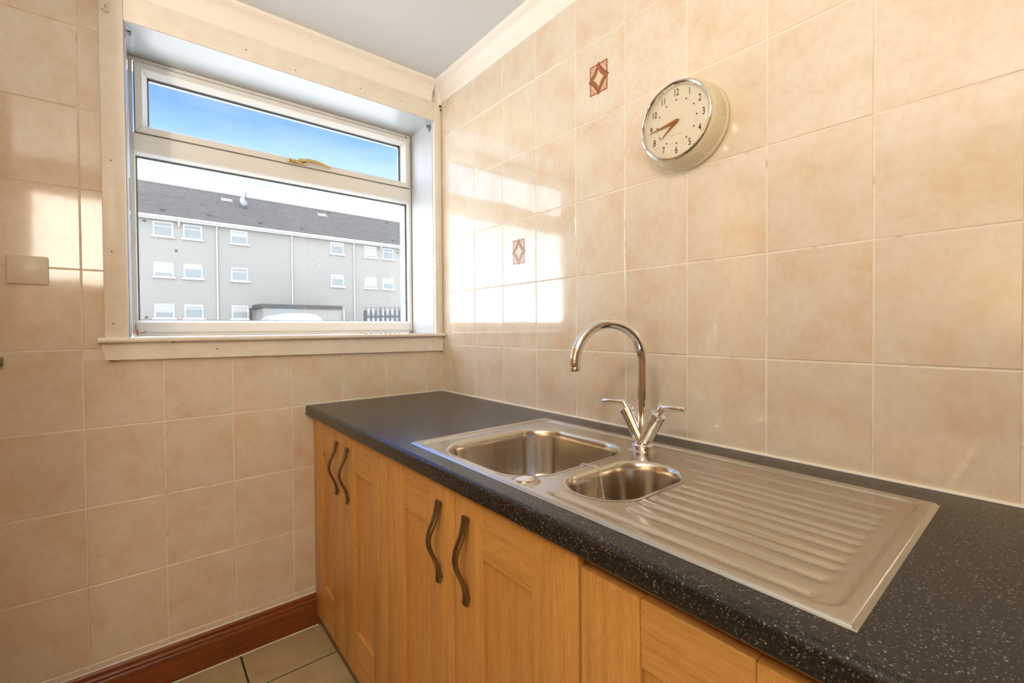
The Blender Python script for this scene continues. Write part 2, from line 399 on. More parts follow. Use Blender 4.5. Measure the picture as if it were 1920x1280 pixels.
# skirting
SK = [(-.001, FL+.001), (-.001, FL+.1275), (-.006, FL+.1285), (-.011, FL+.124), (-.013, FL+.116), (-.012, FL+.110), (-.0165, FL+.106), (-.0175, FL+.101), (-.0155, FL+.096), (-.0195, FL+.091), (-.0205, FL+.084), (-.0205, FL+.001)]
sk = mk('baseboard_front', prism(SK, 0, XL, -.596), MAHOG, smooth=50, label='red-brown moulded wooden skirting under the window wall', cat='skirting', kind='structure')
mk('sealant_bead', join(tube([(XL, -.0035, FL+.1295), (-.60, -.0035, FL+.1295)], .0035, 8), tube([(XL, -.021, FL+.001), (-.602, -.021, FL+.001)], .0028, 8)), SEAL, sk)
mk('joint_line', box(-.8905, -.8892, -.0209, -.019, FL+.004, FL+.085), GRIME_SHADE, sk)

# coving
def cove(out, down, n=10):
    pr = [(0, down), (.004, down), (.007, down-.006)]
    for k in range(n+1):
        a = PI/2*k/n; pr.append((.010+(out-.022)*(1-math.cos(a)), down-.010-(down-.024)*math.sin(a)))
    pr += [(out-.009, .011), (out-.004, .010), (out, .005), (out, 0), (0, 0)]
    return pr
t1 = mk('trim_1', prism([(-E_*0-o_, CEIL-d_) for o_, d_ in cove(.062, .078)], 1, YR, 0), COVE, smooth=40, label='plain cream coving along the sink wall', cat='coving', kind='structure')
t2 = mk('trim_2', prism([(-o_-.006, CEIL-d_) for o_, d_ in cove(.066, .084)], 0, XL, -.05), COVER, smooth=40, label='embossed cream coving above the window', cat='coving', kind='structure')
mk('corner_block', lathe([(max(o_, 1e-4)*1.02+.010, CEIL-d_-.0008) for o_, d_ in cove(.060, .084)][:-2]+[(1e-7, CEIL-.0008)], (0, -.006, 0), (0, 0, 1), 48), COVE, t2, smooth=40)

# architrave, window board and apron
AY = -.018
t3 = empty('trim_3', ((OX0+OX1)/2, 0, .05), 'cream gloss-painted architrave framing the window', 'architrave', kind='structure')
mk('architrave_jamb', bbox(-1.235, OX0-.004, AY, .004, .052, 1.168, .003, 2), GLOSS, t3, smooth=40)
mk('architrave_jamb', bbox(OX1+.002, -.0015, AY, .004, .052, 1.168, .003, 2), GLOSS, t3, smooth=40)
mk('architrave_head', bbox(OX0-.004, OX1+.002, AY, .004, 1.080, 1.168, .003, 2), GLOSS, t3, smooth=40)
mk('head_lip', box(OX0, OX1, AY+.003, .0, 1.078, 1.081), REVEAL, t3)
for x, z in ((-.83, 1.115), (-.66, 1.10), (-.40, 1.115), (-.21, 1.12), (-1.214, .33), (-1.214, .10), (-1.212, .62), (-.022, .36), (-.018, .42)):
    mk('screw_hole', lathe([(.0022, 0), (.0022, .0006)], (x, AY+.0002, z), (0, -1, 0), 8), HOLE, t3)
t4 = empty('trim_4', ((OX0+OX1)/2, 0, .04), 'cream painted window board and apron below the window', 'window sill', kind='structure')
nose = [(-.036, .047)]+[(-.036-.0085*math.sin(PI*k/8), .047+.0085*(1-math.cos(PI*k/8))-.0) for k in range(1, 8)]+[(-.036, .064), (.23, .060), (.23, .046)]
nose = [(y, z-.0085) for y, z in nose]
mk('window_board', prism([(y, z) for y, z in nose], 0, OX0, OX1), GLOSS, t4, smooth=40)
mk('board_nosing', join(prism([(y if y < 0 else -.0, z) for y, z in nose], 0, -1.2495, OX0), prism([(y if y < 0 else -.0, z) for y, z in nose], 0, OX1, -.0025)), GLOSS, t4, smooth=40)
ap = [(-1.2445, .0385), (-1.2425, .03), (-1.2345, -.012), (-1.229, -.0165), (-.0025, -.030), (-.0025, .0385)]
mk('apron', prism([(x, z) for x, z in ap], 1, -.020, .003), GLOSS, t4)
mk('apron_shade_strip', prism([(-1.2445, .0375), (-1.2445, .0392), (-.003, .0392), (-.003, .0375)], 1, -.0204, -.019), GRIME_SHADE, t4)  # solid dark strip stands in for the shade line under the board
for x, z in ((-.935, .010), (-.062, .015)):
    mk('nail_hole', lathe([(.0024, 0), (.0024, .0006)], (x, -.0199, z), (0, -1, 0), 8), HOLE, t4)
mk('paint_chip', prism([(-1.068, .0392), (-1.054, .0392), (-1.058, .0355), (-1.064, .0350)], 1, -.0208, -.0195), HOLE, t4)
mk('paint_chip', prism([(-1.226, -.0168), (-1.213, -.0168), (-1.214, -.0195), (-1.222, -.0195)], 1, -.0195, -.004), HOLE, t4)
# reveal linings
mk('reveal_lining', bbox(OX0-.004, OX0, -.001, .262, .055, OZ1, .0005), REVEAL, t3)
mk('reveal_lining', bbox(OX1, OX1+.004, -.001, .262, .055, OZ1, .0005), REVEAL, t3)
mk('reveal_lining', bbox(OX0, OX1, -.001, .262, OZ1-.004, OZ1, .0005), REVEAL, t3)

# ------------------------------------------------------------------ the window
w1 = empty('window_1', ((OX0+OX1)/2, .24, .055), 'white plastic window with an opening top light above one large pane', 'window', kind='structure')
def mitred(x0, x1, z0, z1, prof, name, m, parent, gap=.0004):
    """four mitred members; prof = closed list of (inset, y)"""
    def corner(i, y): return [(x0+i, y, z0+i), (x1-i, y, z0+i), (x1-i, y, z1-i), (x0+i, y, z1-i)]
    n = len(prof); C = [corner(i, y) for i, y in prof]
    out = []
    for k in range(4):
        d = Vector(((1, 0, 0), (0, 0, 1), (-1, 0, 0), (0, 0, -1))[k])*gap
        V = [Vector(C[j][k])+d for j in range(n)]+[Vector(C[j][(k+1) % 4])-d for j in range(n)]
        F = [(j, (j+1) % n, n+(j+1) % n, n+j) for j in range(n)]+[list(range(n)), list(range(n, 2*n))[::-1]]
        out.append(mk(name, (V, F), m, parent))
    return out
FY = .222
X0, X1, ZB, ZTP = OX0+.002, OX1-.002, .0545, OZ1-.006
TRB, TRT = .728, .806                                    # transom
fr = mitred(X0, X1, ZB, ZTP, [(0, FY), (.0115, FY), (.0115, .262), (0, .262)], 'frame_member', UPVC, w1)
# the lower rail is deeper
mk('bottom_rail', bbox(X0+.0115, X1-.0115, FY, .262, ZB+.0115, .108, .002), UPVC, w1)
mk('bottom_rail_bead', prism([(FY+.003, .108), (FY+.016, .1165), (.26, .1165), (.26, .106), (FY+.003, .106)], 0, X0+.0115, X1-.0115), UPVC, w1)
mk('rail_groove', box(X0+.01, X1-.01, FY-.0006, FY+.002, .0695, .0705), SPACER, w1)
tr = mk('transom', prism([(FY-.004, TRB+.013), (FY-.004, TRT-.004), (FY, TRT), (.262, TRT), (.262, TRB+.001), (.243, TRB), (FY+.002, TRB+.008)], 0, X0+.0115, X1-.0115), UPVC, w1)
for xx in (X0+.0115, X1-.0115):
    s = 1 if xx < -.5 else -1
    mk('side_bead', prism([(xx, FY+.004), (xx+s*.003, FY+.004), (xx+s*.0055, .243), (xx+s*.0055, .26), (xx, .26)], 2, .108, TRB+.004), UPVC, w1)
def ringbox(x0, x1, z0, z1, t, ya, yb): return join(box(x0, x0+t, ya, yb, z0, z1), box(x1-t, x1, ya, yb, z0, z1), box(x0+t, x1-t, ya, yb, z0, z0+t), box(x0+t, x1-t, ya, yb, z1-t, z1))
LG = (X0+.017, X1-.017, .1165, TRB)
mk('gasket', ringbox(LG[0]-.001, LG[1]+.001, LG[2]-.001, LG[3]+.001, .0022, .243, .254), GASKET, w1)
mk('glazing_spacer', ringbox(LG[0]-.001, LG[1]+.001, LG[2]-.004, LG[3]+.001, .006, .2545, .270), SPACER, w1)
mk('pane', box(LG[0], LG[1], .2485, .2515, LG[2], LG[3]), GLASS, w1)
sash = empty('top_sash', (-.6, FY, .93), parent=w1)
SX0, SX1, SZ0, SZ1 = -1.1525, -.0575, .8075, 1.0625
mitred(SX0, SX1, SZ0, SZ1, [(0, FY+.006), (.001, FY-.010), (.022, FY-.012), (.037, .240), (.038, .262), (0, .262)], 'sash_member', UPVC, sash, .0005)
mk('sash_shade_strip', ringbox(SX0-.002, SX1+.002, SZ0-.002, SZ1+.002, .003, FY-.001, FY+.01), GASKET, w1)  # solid black ring stands in for the shade line around the sash
TG = (SX0+.037, SX1-.037, SZ0+.037-.006, SZ1-.037)
mk('gasket', ringbox(TG[0]-.001, TG[1]+.001, TG[2]-.001, TG[3]+.001, .0022, .241, .254), GASKET, sash)
mk('glazing_spacer', ringbox(TG[0]-.001, TG[1]+.001, TG[2]-.004, TG[3]+.001, .006, .2545, .270), SPACER, sash)
mk('pane', box(TG[0], TG[1], .2485, .2515, TG[2], TG[3]), GLASS, sash)
# brass handle on the lower rail of the top sash
h = mk('handle', bbox(-.640, -.566, FY-.024, FY-.010, .810, .826, .003, 2), BRASS, sash, smooth=40, label='brass window handle')
mk('lever', ribbon([(-.600, FY-.030, .823), (-.565, FY-.040, .826), (-.53, FY-.045, .824), (-.495, FY-.045, .820), (-.47, FY-.042, .815)], [.006, .007, .007, .006, .004], [.005, .005, .004, .0035, .003], (0, 0, 1)), BRASS, h, smooth=40)
mk('pivot', lathe([(.008, 0), (.009, .012), (.006, .020)], (-.600, FY-.022, .820), (0, -1, 0), 16), BRASS, h, smooth=40)
mk('screw_head', join(*[lathe([(.003, 0), (.003, .001)], (x, FY-.024, .818), (0, -1, 0), 10) for x in (-.632, -.577)]), HOLE, h)
for g in (join(box(-1.160, -1.154, FY-.0015, FY, .062, .080), box(-1.163, -1.160, FY-.0015, FY, .075, .100)),
          prism([(-1.146, .066), (-1.132, .073), (-1.131, .077), (-1.135, .0755), (-1.147, .069)], 1, FY-.001, FY),
          box(-.060, -.047, FY-.0015, FY, .057, .067), box(-.20, -.175, FY-.001, FY, .0555, .0575), box(-.33, -.305, FY-.001, FY, .0555, .0575),
          box(-.075, -.068, FY-.001, FY, 1.068, 1.076)):
    mk('stain', g, STAIN, w1)
mk('perished_sealant', join(tube([(OX1-.001, FY-.001, .06), (OX1-.0015, FY-.001, .4), (OX1-.0005, FY-.001, .7), (OX1-.001, FY-.001, 1.07), (OX1-.006, FY-.001, 1.081)], .0016, 6)), GRIME_SHADE, w1)
# blind brackets left in the reveal
def bracket(name, x, s, label):
    t = empty(name, (x, .03, 1.03), label, 'bracket', 'old blind brackets in the window reveal')
    mk('plate', bbox(x-.0008, x+.0008, .012, .034, 1.040, 1.076, .0004), ZINC, t)
    mk('flange', bbox(min(x, x+s*.016), max(x, x+s*.016), .014, .030, 1.0655, 1.0675, .0004), ZINC, t)
    mk('lug', bbox(min(x+s*.005, x+s*.016), max(x+s*.005, x+s*.016), .017, .028, 1.054, 1.064, .001), ZINC, t)
bracket('blind_bracket', OX0+.001, 1, 'small grey metal blind bracket in the left top corner of the window reveal')
bracket('blind_bracket', OX1-.001, -1, 'small grey metal blind bracket in the right top corner of the window reveal')
cc = empty('cable_clip', (-1.217, AY, 1.09), 'small white plate with two screw holes at the top left of the architrave', 'plate')
mk('plate', prism([(-1.2275, 1.091), (-1.2095, 1.083), (-1.2085, 1.166), (-1.2275, 1.166)], 1, AY-.006, AY), PLASTIC, cc)
for z in (1.104, 1.098): mk('screw', lathe([(.0014, 0), (.0014, .0006)], (-1.2175, AY-.006, z), (0, -1, 0), 8), HOLE, cc)
# grime in the wall corner
mk('trim_5', join(tube([(-.0015, -.0015, z) for z in (.02, .3, .5, .62, .75, .9, 1.0, 1.16)], [.0012, .0012, .0016, .001, .0022, .0014, .002, .003], 6), dot((-.008, -.019, 1.158), .006), dot((-.004, -.019, 1.140), .005)), GRIME_SHADE, label='dark mould line in the corner between the window and the tiles', cat='mould', kind='structure')

# ------------------------------------------------------------------ blanking plate
bp = empty('blanking_plate', (-1.401, -.001, .215), 'square cream plastic blanking plate with two screws on the tiles left of the window', 'socket plate')
mk('plate', bbox(-1.4435, -1.358, -.0105, -.0006, .2165, .300, .003, 2), PLASTIC, bp, smooth=40)
for x in (-1.4305, -1.371): mk('screw', lathe([(.003, 0), (.003, .0006), (.0018, .0007)], (x, -.0104, .2575), (0, -1, 0), 12), BRONZE, bp)
hk = empty('wall_fitting', (-1.466, -.002, -.02), 'dark bronze edge of a small fitting on the tiles at the left picture edge', 'fitting')
mk('body', bbox(-1.485, -1.4535, -.020, -.0008, -.024, .004, .004, 2), BRONZE, hk, smooth=40)
mk('cap', lathe([(.011, 0), (.011, .006), (.006, .009)], (-1.468, -.019, -.010), (0, -1, 0), 20), BRONZE, hk, smooth=40)

# ------------------------------------------------------------------ worktop
WF, YE = -.637, -2.40
SXF, SXB, SYL, SYR = -.590, -.092, -.834, -1.812        # sink outline
def wt(y0, y1, xa=None, xb=None):
    xa = WF if xa is None else xa; xb = -.0008 if xb is None else xb
    if xa == WF:
        pr = [(xb, ZT), (WF+.012, ZT)]+[(WF+.012-.012*math.sin(PI/2*k/6), ZT-.012+.012*math.cos(PI/2*k/6)) for k in range(1, 7)]
        pr += [(WF+.004-.004*math.cos(PI/2*k/3), ZT-.034-.004*math.sin(PI/2*k/3)) for k in range(0, 4)]+[(xb, ZT-.038)]
    else: pr = [(xb, ZT), (xa, ZT), (xa, ZT-.038), (xb, ZT-.038)]
    return prism(pr, 1, y0, y1)
WT = mk('worktop', join(wt(SYL-.018, -.0008), wt(SYR+.018, SYL-.018, WF, SXF+.018), wt(SYR+.018, SYL-.018, SXB-.018, -.0008), wt(YE, SYR+.018)), STONE, smooth=35,
        label='black speckled laminate worktop with rounded front edge', cat='worktop')
mk('sealant_bead', join(tube([(-.0025, -.002, ZT+.0015), (-.0025, YE, ZT+.0015)], .0042, 8), tube([(-.003, -.0025, ZT+.0015), (WF+.003, -.0025, ZT+.0015), (WF-.001, -.0025, ZT-.03)], .0028, 8)), SEAL, WT)

# ------------------------------------------------------------------ sink
sink = empty('kitchen_sink', (-.34, -1.32, ZT), 'stainless steel inset sink with one and a half bowls and a ribbed drainer', 'sink')
RIMH, REC = .0045, -.0042
def rr(cx, cy, hx, hy, r, n=24):
    P = []
    for q, (sx_, sy_) in enumerate(((1, 1), (-1, 1), (-1, -1), (1, -1))):
        for k in range(n):
            a = PI/2*(q+k/(n-1)); P.append((cx+sx_*(hx-r)+r*math.cos(a), cy+sy_*(hy-r)+r*math.sin(a)))
    return P
BIG = (-.372, -1.088, .186, .175, .095)
SML = (-.384, -1.381, .134, .080, .078)
def sd(x, y, b):
    qx = np.abs(x-b[0])-b[2]+b[4]; qy = np.abs(y-b[1])-b[3]+b[4]
    return np.hypot(np.maximum(qx, 0), np.maximum(qy, 0))+np.minimum(np.maximum(qx, qy), 0)-b[4]
def sst(a, b, v):
    t = np.clip((v-a)/(b-a), 0, 1); return t*t*(3-2*t)
CH = [(-.174, -1.365), (-.231, -1.430), (-.263, -1.470), (-.295, -1.474), (-.338, -1.475), (-.365, -1.475), (-.399, -1.474), (-.437, -1.470), (-.466, -1.466), (-.505, -1.478), (-.551, -1.335)]
def deck_h(x, y):
    s = sd(x, y, ((SXF+SXB)/2, (SYL+SYR)/2, (SXB-SXF)/2, (SYL-SYR)/2, .006))
    h = RIMH*(1-sst(-.006, .0, s))
    rec = sd(x, y, (-.3425, -1.3255, .2285, .4655, .030))
    k = 1-sst(-.006, .003, rec)
    k = k*sst(.026, .040, np.hypot(x+.1725, y+1.2765))
    k = k*sst(.020, .032, np.hypot(x+.552, y+1.262))
    h = h+REC*k
    for xk, ys in CH:
        wy = sst(-1.768, -1.756, y)*(1-sst(ys-.012, ys, y)) if False else (1-sst(ys-.010, ys+.004, y))*sst(-1.770, -1.757, y)
        h = h-.0032*np.exp(-((x-xk)/.0074)**2)*wy*k
    return h
gx = np.linspace(SXF, SXB, 301); gy = np.linspace(SYR, SYL, 391)
GX, GY = np.meshgrid(gx, gy, indexing='ij'); HZ = deck_h(GX, GY)+ZT
Vd = np.stack([GX, GY, HZ], -1).reshape(-1, 3)
ny = len(gy); I, J = np.meshgrid(np.arange(len(gx)-1), np.arange(ny-1), indexing='ij'); a0 = (I*ny+J).ravel()
Fd = np.stack([a0, a0+1, a0+ny+1, a0+ny], 1)
cxy = Vd[Fd].mean(1)
keep = (sd(cxy[:, 0], cxy[:, 1], BIG) > .0035) & (sd(cxy[:, 0], cxy[:, 1], SML) > .0035)
Fd = Fd[keep]
mk('deck', (Vd, Fd), STEEL, sink, smooth=60)
DZ = ZT+RIMH+REC
def bowl(b, depth):
    L = [(.0085, .0004), (.006, .0007), (.0015, .0004), (-.002, -.002), (-.005, -.008), (-.007, -.02), (-.012, -depth+.032), (-.015, -depth+.02), (-.021, -depth+.009), (-.031, -depth+.002), (-.045, -depth), (-.066, -depth-.001)]
    V, F = [], []
    n = None
    for o_, z in L:
        hx, hy = b[2]+o_, b[3]+o_; r = min(max(b[4]+o_, .02), hx-.0005, hy-.0005)
        P = rr(b[0], b[1], max(hx, .003), max(hy, .003), r if hx > .02 and hy > .02 else min(hx, hy)*.9); n = len(P); V += [(p, q, DZ+z) for p, q in P]
    for i in range(len(L)-1):
        for k in range(n): F.append((i*n+k, i*n+(k+1) % n, (i+1)*n+(k+1) % n, (i+1)*n+k))
    F.append(list(range((len(L)-1)*n, len(L)*n)))
    return V, F
for b, d, nm in ((BIG, .155, 'main_bowl'), (SML, .120, 'half_bowl')):
    o = mk(nm, bowl(b, d), BOWLST, sink, smooth=50)
    mk('waste', lathe([(.036, 0), (.034, .002), (.026, .0), (.024, -.004)], (b[0], b[1], DZ-d-.0005), (0, 0, 1), 32), CHROME, o, smooth=40)
mk('hole_cover', lathe([(.0195, 0), (.0195, .0022), (.018, .0034), (.010, .0042), (1e-6, .0044)], (-.552, -1.262, ZT+RIMH-.0006), (0, 0, 1), 40), CHROME, sink, smooth=40)
# plug chain over the bridge between the bowls
ch = []
cp = [(-.384, -1.252, DZ-.010), (-.382, -1.2585, DZ-.0005), (-.3805, -1.265, DZ+.0024), (-.378, -1.285, DZ+.0024), (-.3762, -1.2965, DZ+.0024), (-.3765, -1.3025, DZ+.0004), (-.3785, -1.3085, DZ-.007), (-.380, -1.3135, DZ-.020), (-.381, -1.319, DZ-.045), (-.382, -1.324, DZ-.070), (-.384, -1.335, DZ-.095)]
for p_, q_ in zip(cp, cp[1:]):
    a, b = Vector(p_), Vector(q_); n = max(1, int((b-a).length/.0042))
    for k in range(n): ch.append(dot(a.lerp(b, k/n), .0019))
mk('plug_chain', join(*ch), CHROME, sink, smooth=80)

# ------------------------------------------------------------------ mixer tap
TX, TY, TZ = -.1725, -1.2765, ZT+RIMH-.0003
tap = empty('mixer_tap', (TX, TY, TZ), 'chrome swan-neck mixer tap with two lever handles', 'tap')
tb_ = mk('base_flange', lathe([(.0255, 0), (.0265, .003), (.0262, .009), (.0235, .012), (.021, .0125), (.0205, .016)], (TX, TY, TZ), (0, 0, 1), 40), CHROME, tap, smooth=35)
ang = math.radians(20); dx, dy = -math.cos(ang), math.sin(ang)
pts = [(TX, TY, TZ+.012)]+[(TX, TY, TZ+z) for z in (.06, .12, .17, .205, .2185)]
RC = .0945
for k in range(1, 25):
    a = PI*k/24; d = RC-RC*math.cos(a); pts.append((TX+dx*d, TY+dy*d, TZ+.2185+RC*math.sin(a)))
d = 2*RC; pts += [(TX+dx*(d-.001), TY+dy*(d-.001), TZ+.2185-.008)]
mk('spout', tube(pts, [.0122]*len(pts), 24), CHROME, tap, smooth=50)
e0 = Vector(pts[-1]); e1 = e0+Vector((-dx*.0008, -dy*.0008, -.010))
mk('aerator', tube([e0, e0.lerp(e1, .1), e1], [.0128, .0131, .0128], 24), CHROME, tap, smooth=40)
for s in (1, -1):
    b0 = Vector((TX, TY, TZ+.010)); b1 = Vector((TX-.002, TY+s*.0400, TZ+.082)); ax = (b1-b0).normalized()
    br = mk('valve_body', tube([b0, b0.lerp(b1, .5), b1], [.0165, .0178, .0182], 24), CHROME, tap, smooth=50)
    c1 = b1+ax*.012
    mk('collar', tube([b1, b1+ax*.001, b1+ax*.002, c1, c1+ax*.003], [.0165, .0168, .0192, .0192, .015], 28), CHROME, br, smooth=35)
    st = c1+ax*.020
    lv = mk('lever_handle', tube([c1, c1+ax*.012, st, st+ax*.004], [.0085, .0080, .0078, .006], 18), CHROME, tap, smooth=40)
    q0 = st+Vector((0, -s*.004, .0)); q1 = q0+Vector((-.006, s*.068, -.004 if s > 0 else .004))
    mk('lever_bar', tube([q0, q0.lerp(q1, .03), q0.lerp(q1, .97), q1], [.0052, .0062, .0062, .0052], 18), CHROME, lv, smooth=40)

# ------------------------------------------------------------------ base cabinets
XF = -.607
DT = .020
DB, PB, PT = -1.087, -.931, -.400
def door(y1, y0, top, parent, hy=None):
    st = .1095; g = .0015
    a, b = y1-g, y0+g                     # a nearest the window
    d = empty('door', (XF, (a+b)/2, DB), parent=parent)
    pa, pb = a-st, b+st
    mk('stile', bbox(XF, XF+DT, pa, a, DB, top, .0022, 2), OAKV, d, smooth=30); mk('stile', bbox(XF, XF+DT, b, pb, DB, top, .0022, 2), OAKV, d, smooth=30)
    mk('top_rail', bbox(XF+.0006, XF+DT, pb+.0006, pa-.0006, PT, top, .0018), OAKH, d)
    mk('bottom_rail', bbox(XF+.0006, XF+DT, pb+.0006, pa-.0006, DB, PB, .0022), OAKH, d)
    mk('panel', box(XF+.0115, XF+.0175, pb-.003, pa+.003, PB-.003, PT+.003), OAKV, d)
    if hy is not None:
        zt, L = -.3225, .190
        prof = [(0, .008), (.012, .0095), (.028, .0125), (.045, .0185), (.060, .0265), (.074, .0325), (.088, .0345), (.102, .0325), (.118, .0265), (.134, .0185), (.150, .012), (.166, .0085), (.180, .0085), (L, .0095)]
        P = [(XF-o_, hy, zt-s) for s, o_ in prof]
        wv = [.0088, .0088, .0088, .0086, .0082, .0078, .0074, .0070, .0068, .0068, .0070, .0074, .0076, .0072]
        hh = mk('handle', ribbon(P, wv, [.0038]*len(P), (0, 1, 0)), BRONZE, d, smooth=35, label='curved dark bronze bow handle')
        for z in (zt-.010, zt-L+.012):
            mk('handle_post', lathe([(.0055, 0), (.0050, .011)], (XF+.0006, hy, z), (-1, 0, 0), 14), BRONZE, hh, smooth=40)
    return d
def cabinet(ya, yb, doors, label, top=-.275):
    t = empty('base_cabinet', (-.30, (ya+yb)/2, FL), label, 'cabinet', 'oak base cabinets under the worktop')
    mk('carcass', join(box(-.585, -.05, ya-.016, ya, DB, ZT-.039), box(-.585, -.05, yb, yb+.016, DB, ZT-.039), box(-.585, -.05, yb+.016, ya-.016, DB, DB+.016), box(-.066, -.05, yb+.016, ya-.016, DB+.016, ZT-.039),
                       box(-.585, -.567, yb+.016, ya-.016, ZT-.075, ZT-.039)), OAKV, t)
    for (y1, y0, hy) in doors: door(y1, y0, top, t, hy)
    mk('plinth', bbox(-.597, -.582, yb, ya, FL+.0005, DB-.004, .001), PLINTH, t)
    return t
cabinet(-.003, -.7195, [(-.003, -.3480, -.3040), (-.3480, -.7195, -.4130)], 'oak double-door cabinet in the corner under the window')
cabinet(-.7205, -1.4545, [(-.7205, -1.0815, -1.0245), (-1.0815, -1.4545, -1.1385)], 'oak double-door cabinet beneath the sink bowls')
cabinet(-1.4575, -1.834, [(-1.4575, -1.834, None)], 'oak single-door cabinet beneath the drainer, its door top lower than the rest', top=-.302)
cabinet(-1.837, -2.39, [(-1.837, -2.39, None)], 'oak single-door cabinet beyond the drainer at the bottom picture edge', top=-.302)

# oak housing added out of view to keep light off the lower-left wall
tcab = empty('shading_cabinet', (-1.80, -.30, FL), 'unseen tall oak cabinet added to shade the left of the window wall', 'cabinet')
mk('body', bbox(-2.10, -1.512, -.600, -.024, FL+.12, .95, .002), OAKV, tcab)
for za, zb in ((FL+.13, -.28), (-.27, .945)):
    dd = mk('door', bbox(-2.097, -1.515, -.621, -.601, za, zb, .002), OAKV, tcab)
    mk('handle', ribbon([(-1.56, -.621-o_, (za+zb)/2+.095-s_) for s_, o_ in ((0, .006), (.03, .012), (.07, .030), (.11, .030), (.15, .012), (.19, .006))], [.007]*6, [.003]*6, (1, 0, 0)), BRONZE, dd, smooth=35)
mk('plinth', bbox(-2.09, -1.52, -.57, -.55, FL+.0005, FL+.119, .001), PLINTH, tcab)

# ------------------------------------------------------------------ wall clock
CY, CZ, CX = -1.3060, .6080, -.0745
ck = empty('wall_clock', (-.002, CY, CZ-.11), 'round cream retro wall clock with chrome bezel and copper hands', 'clock')
AX = (-1, 0, 0)
case = mk('case', lathe([(.104, .002), (.1100, .006), (.1115, .012), (.1105, .016), (.1085, .0175), (.1080, .022), (.1070, .045), (.1045, .060), (.1010, .069), (.0985, .0715), (.0935, .0715), (.0925, .060), (1e-6, .060)], (0, CY, CZ), AX, 96), mat('cream_enamel', (.72, .64, .46), .22), ck, smooth=35)
CRE = case.data.materials[0]
for k, z in enumerate((.020, .0125, .005, -.0025, -.010)):          # moulded streamline ribs on the side of the case
    R0 = .1078; pts = []
    for j, hgt in enumerate((.022, .030, .038, .046, .052)):
        r = R0-.0016*j*.6+.0004; pts.append((-hgt, CY-math.sqrt(r*r-z*z), CZ+z))
    mk('case_rib', tube(pts, [.0008, .0018, .002, .0018, .0008], 8), CRE, ck, smooth=60)
mk('bezel', lathe([(.0975, .0705), (.0992, .0725), (.0998, .0750), (.0985, .0775), (.0955, .0785), (.0925, .0765), (.0905, .0720), (.0895, .066)], (0, CY, CZ), AX, 96, False), CHROME, ck, smooth=40)
DX = .0655
dial = mk('dial', lathe([(.092, DX-.002), (.092, DX), (1e-6, DX)], (0, CY, CZ), AX, 64), mat('cream_dial', (.76, .69, .54), .45), ck)
BLK = mat('black_print', (.02, .018, .015), .5)
GREY = mat('faint_grey_print', (.42, .37, .28), .6)
def onDial(u, v, h): return (-(DX+h), CY-u, CZ+v)       # u to the viewer's right, v up
cur = bpy.data.curves.new('n', 'FONT')
dg = bpy.context.evaluated_depsgraph_get()
def text_geo(s, size, sxx, u, v, h, bold=0.0):
    c = bpy.data.curves.new('n', 'FONT'); c.body = s; c.size = size; c.align_x = 'CENTER'; c.align_y = 'CENTER'; c.offset = bold; c.resolution_u = 4
    o = bpy.data.objects.new('n', c); COL.objects.link(o); bpy.context.view_layer.update()
    me = o.to_mesh()
    V = [onDial(u+q.co.x*sxx, v+q.co.y, h) for q in me.vertices]; F = [list(p.vertices) for p in me.polygons]
    o.to_mesh_clear(); bpy.data.objects.remove(o); bpy.data.curves.remove(c)
    return V, F
for n in range(1, 13):
    a = 2*PI*n/12; R = .0735
    mk('numeral', text_geo(str(n), .0245, .64, R*math.sin(a), R*math.cos(a), .0004, .0003), BLK, dial)
    R = .0555
    mk('hour_dot', lathe([(.0021, 0), (.0021, .0004)], onDial(R*math.sin(a), R*math.cos(a), 0), AX, 12), BLK, dial)
mk('minute_dots', join(*[lathe([(.0007, 0), (.0007, .0003)], onDial(.0555*math.sin(2*PI*k/60), .0555*math.cos(2*PI*k/60), 0), AX, 8) for k in range(60) if k % 5]), GREY, dial)
def bar(u0, u1, v, hh): return [onDial(u0, v-hh, .0003), onDial(u1, v-hh, .0003), onDial(u1, v+hh, .0003), onDial(u0, v+hh, .0003)], [(0, 1, 2, 3)]
mk('dial_lettering', join(*[bar(u, u+.0016, -.0325, .00085) for u in (-.0165, -.0142, -.0119, -.0096, -.0073, -.0050, .0045, .0068, .0091, .0114)], text_geo('&', .0042, .9, 0, -.0325, .0003)), GREY, dial)
COPPER = mat('copper_hand', (.50, .19, .05), .3, .8)
def hand(ang, L, w, h, tail=.012):
    a = math.radians(ang); su, cu = math.sin(a), math.cos(a)
    P = [(-tail, 0), (-tail*.3, -w*.75), (.006, -w), (L, 0), (.006, w), (-tail*.3, w*.75)]
    V = []; 
    for dh in (0, .0009): V += [onDial(s*su+t*cu, s*cu-t*su, h+dh) for s, t in P]
    n = len(P); return V, [(i, (i+1) % n, n+(i+1) % n, n+i) for i in range(n)]+[list(range(n)), list(range(n, 2*n))]
mk('hour_hand', hand(231.5, .060, .0042, .0022, .009), COPPER, ck)
mk('minute_hand', hand(263.5, .081, .0042, .0040, .011), COPPER, ck)
mk('hand_boss', lathe([(.0052, .0), (.0052, .0055), (.0035, .0075)], onDial(0, 0, 0), AX, 20), COPPER, ck, smooth=40)
mk('lens', lathe([(.0905*math.cos(PI/2*k/10)+1e-6, .0755+.0085*math.sin(PI/2*k/10)) for k in range(11)], (0, CY, CZ), AX, 64, False), glassm('clock_lens', (1, 1, 1)), ck, smooth=60)

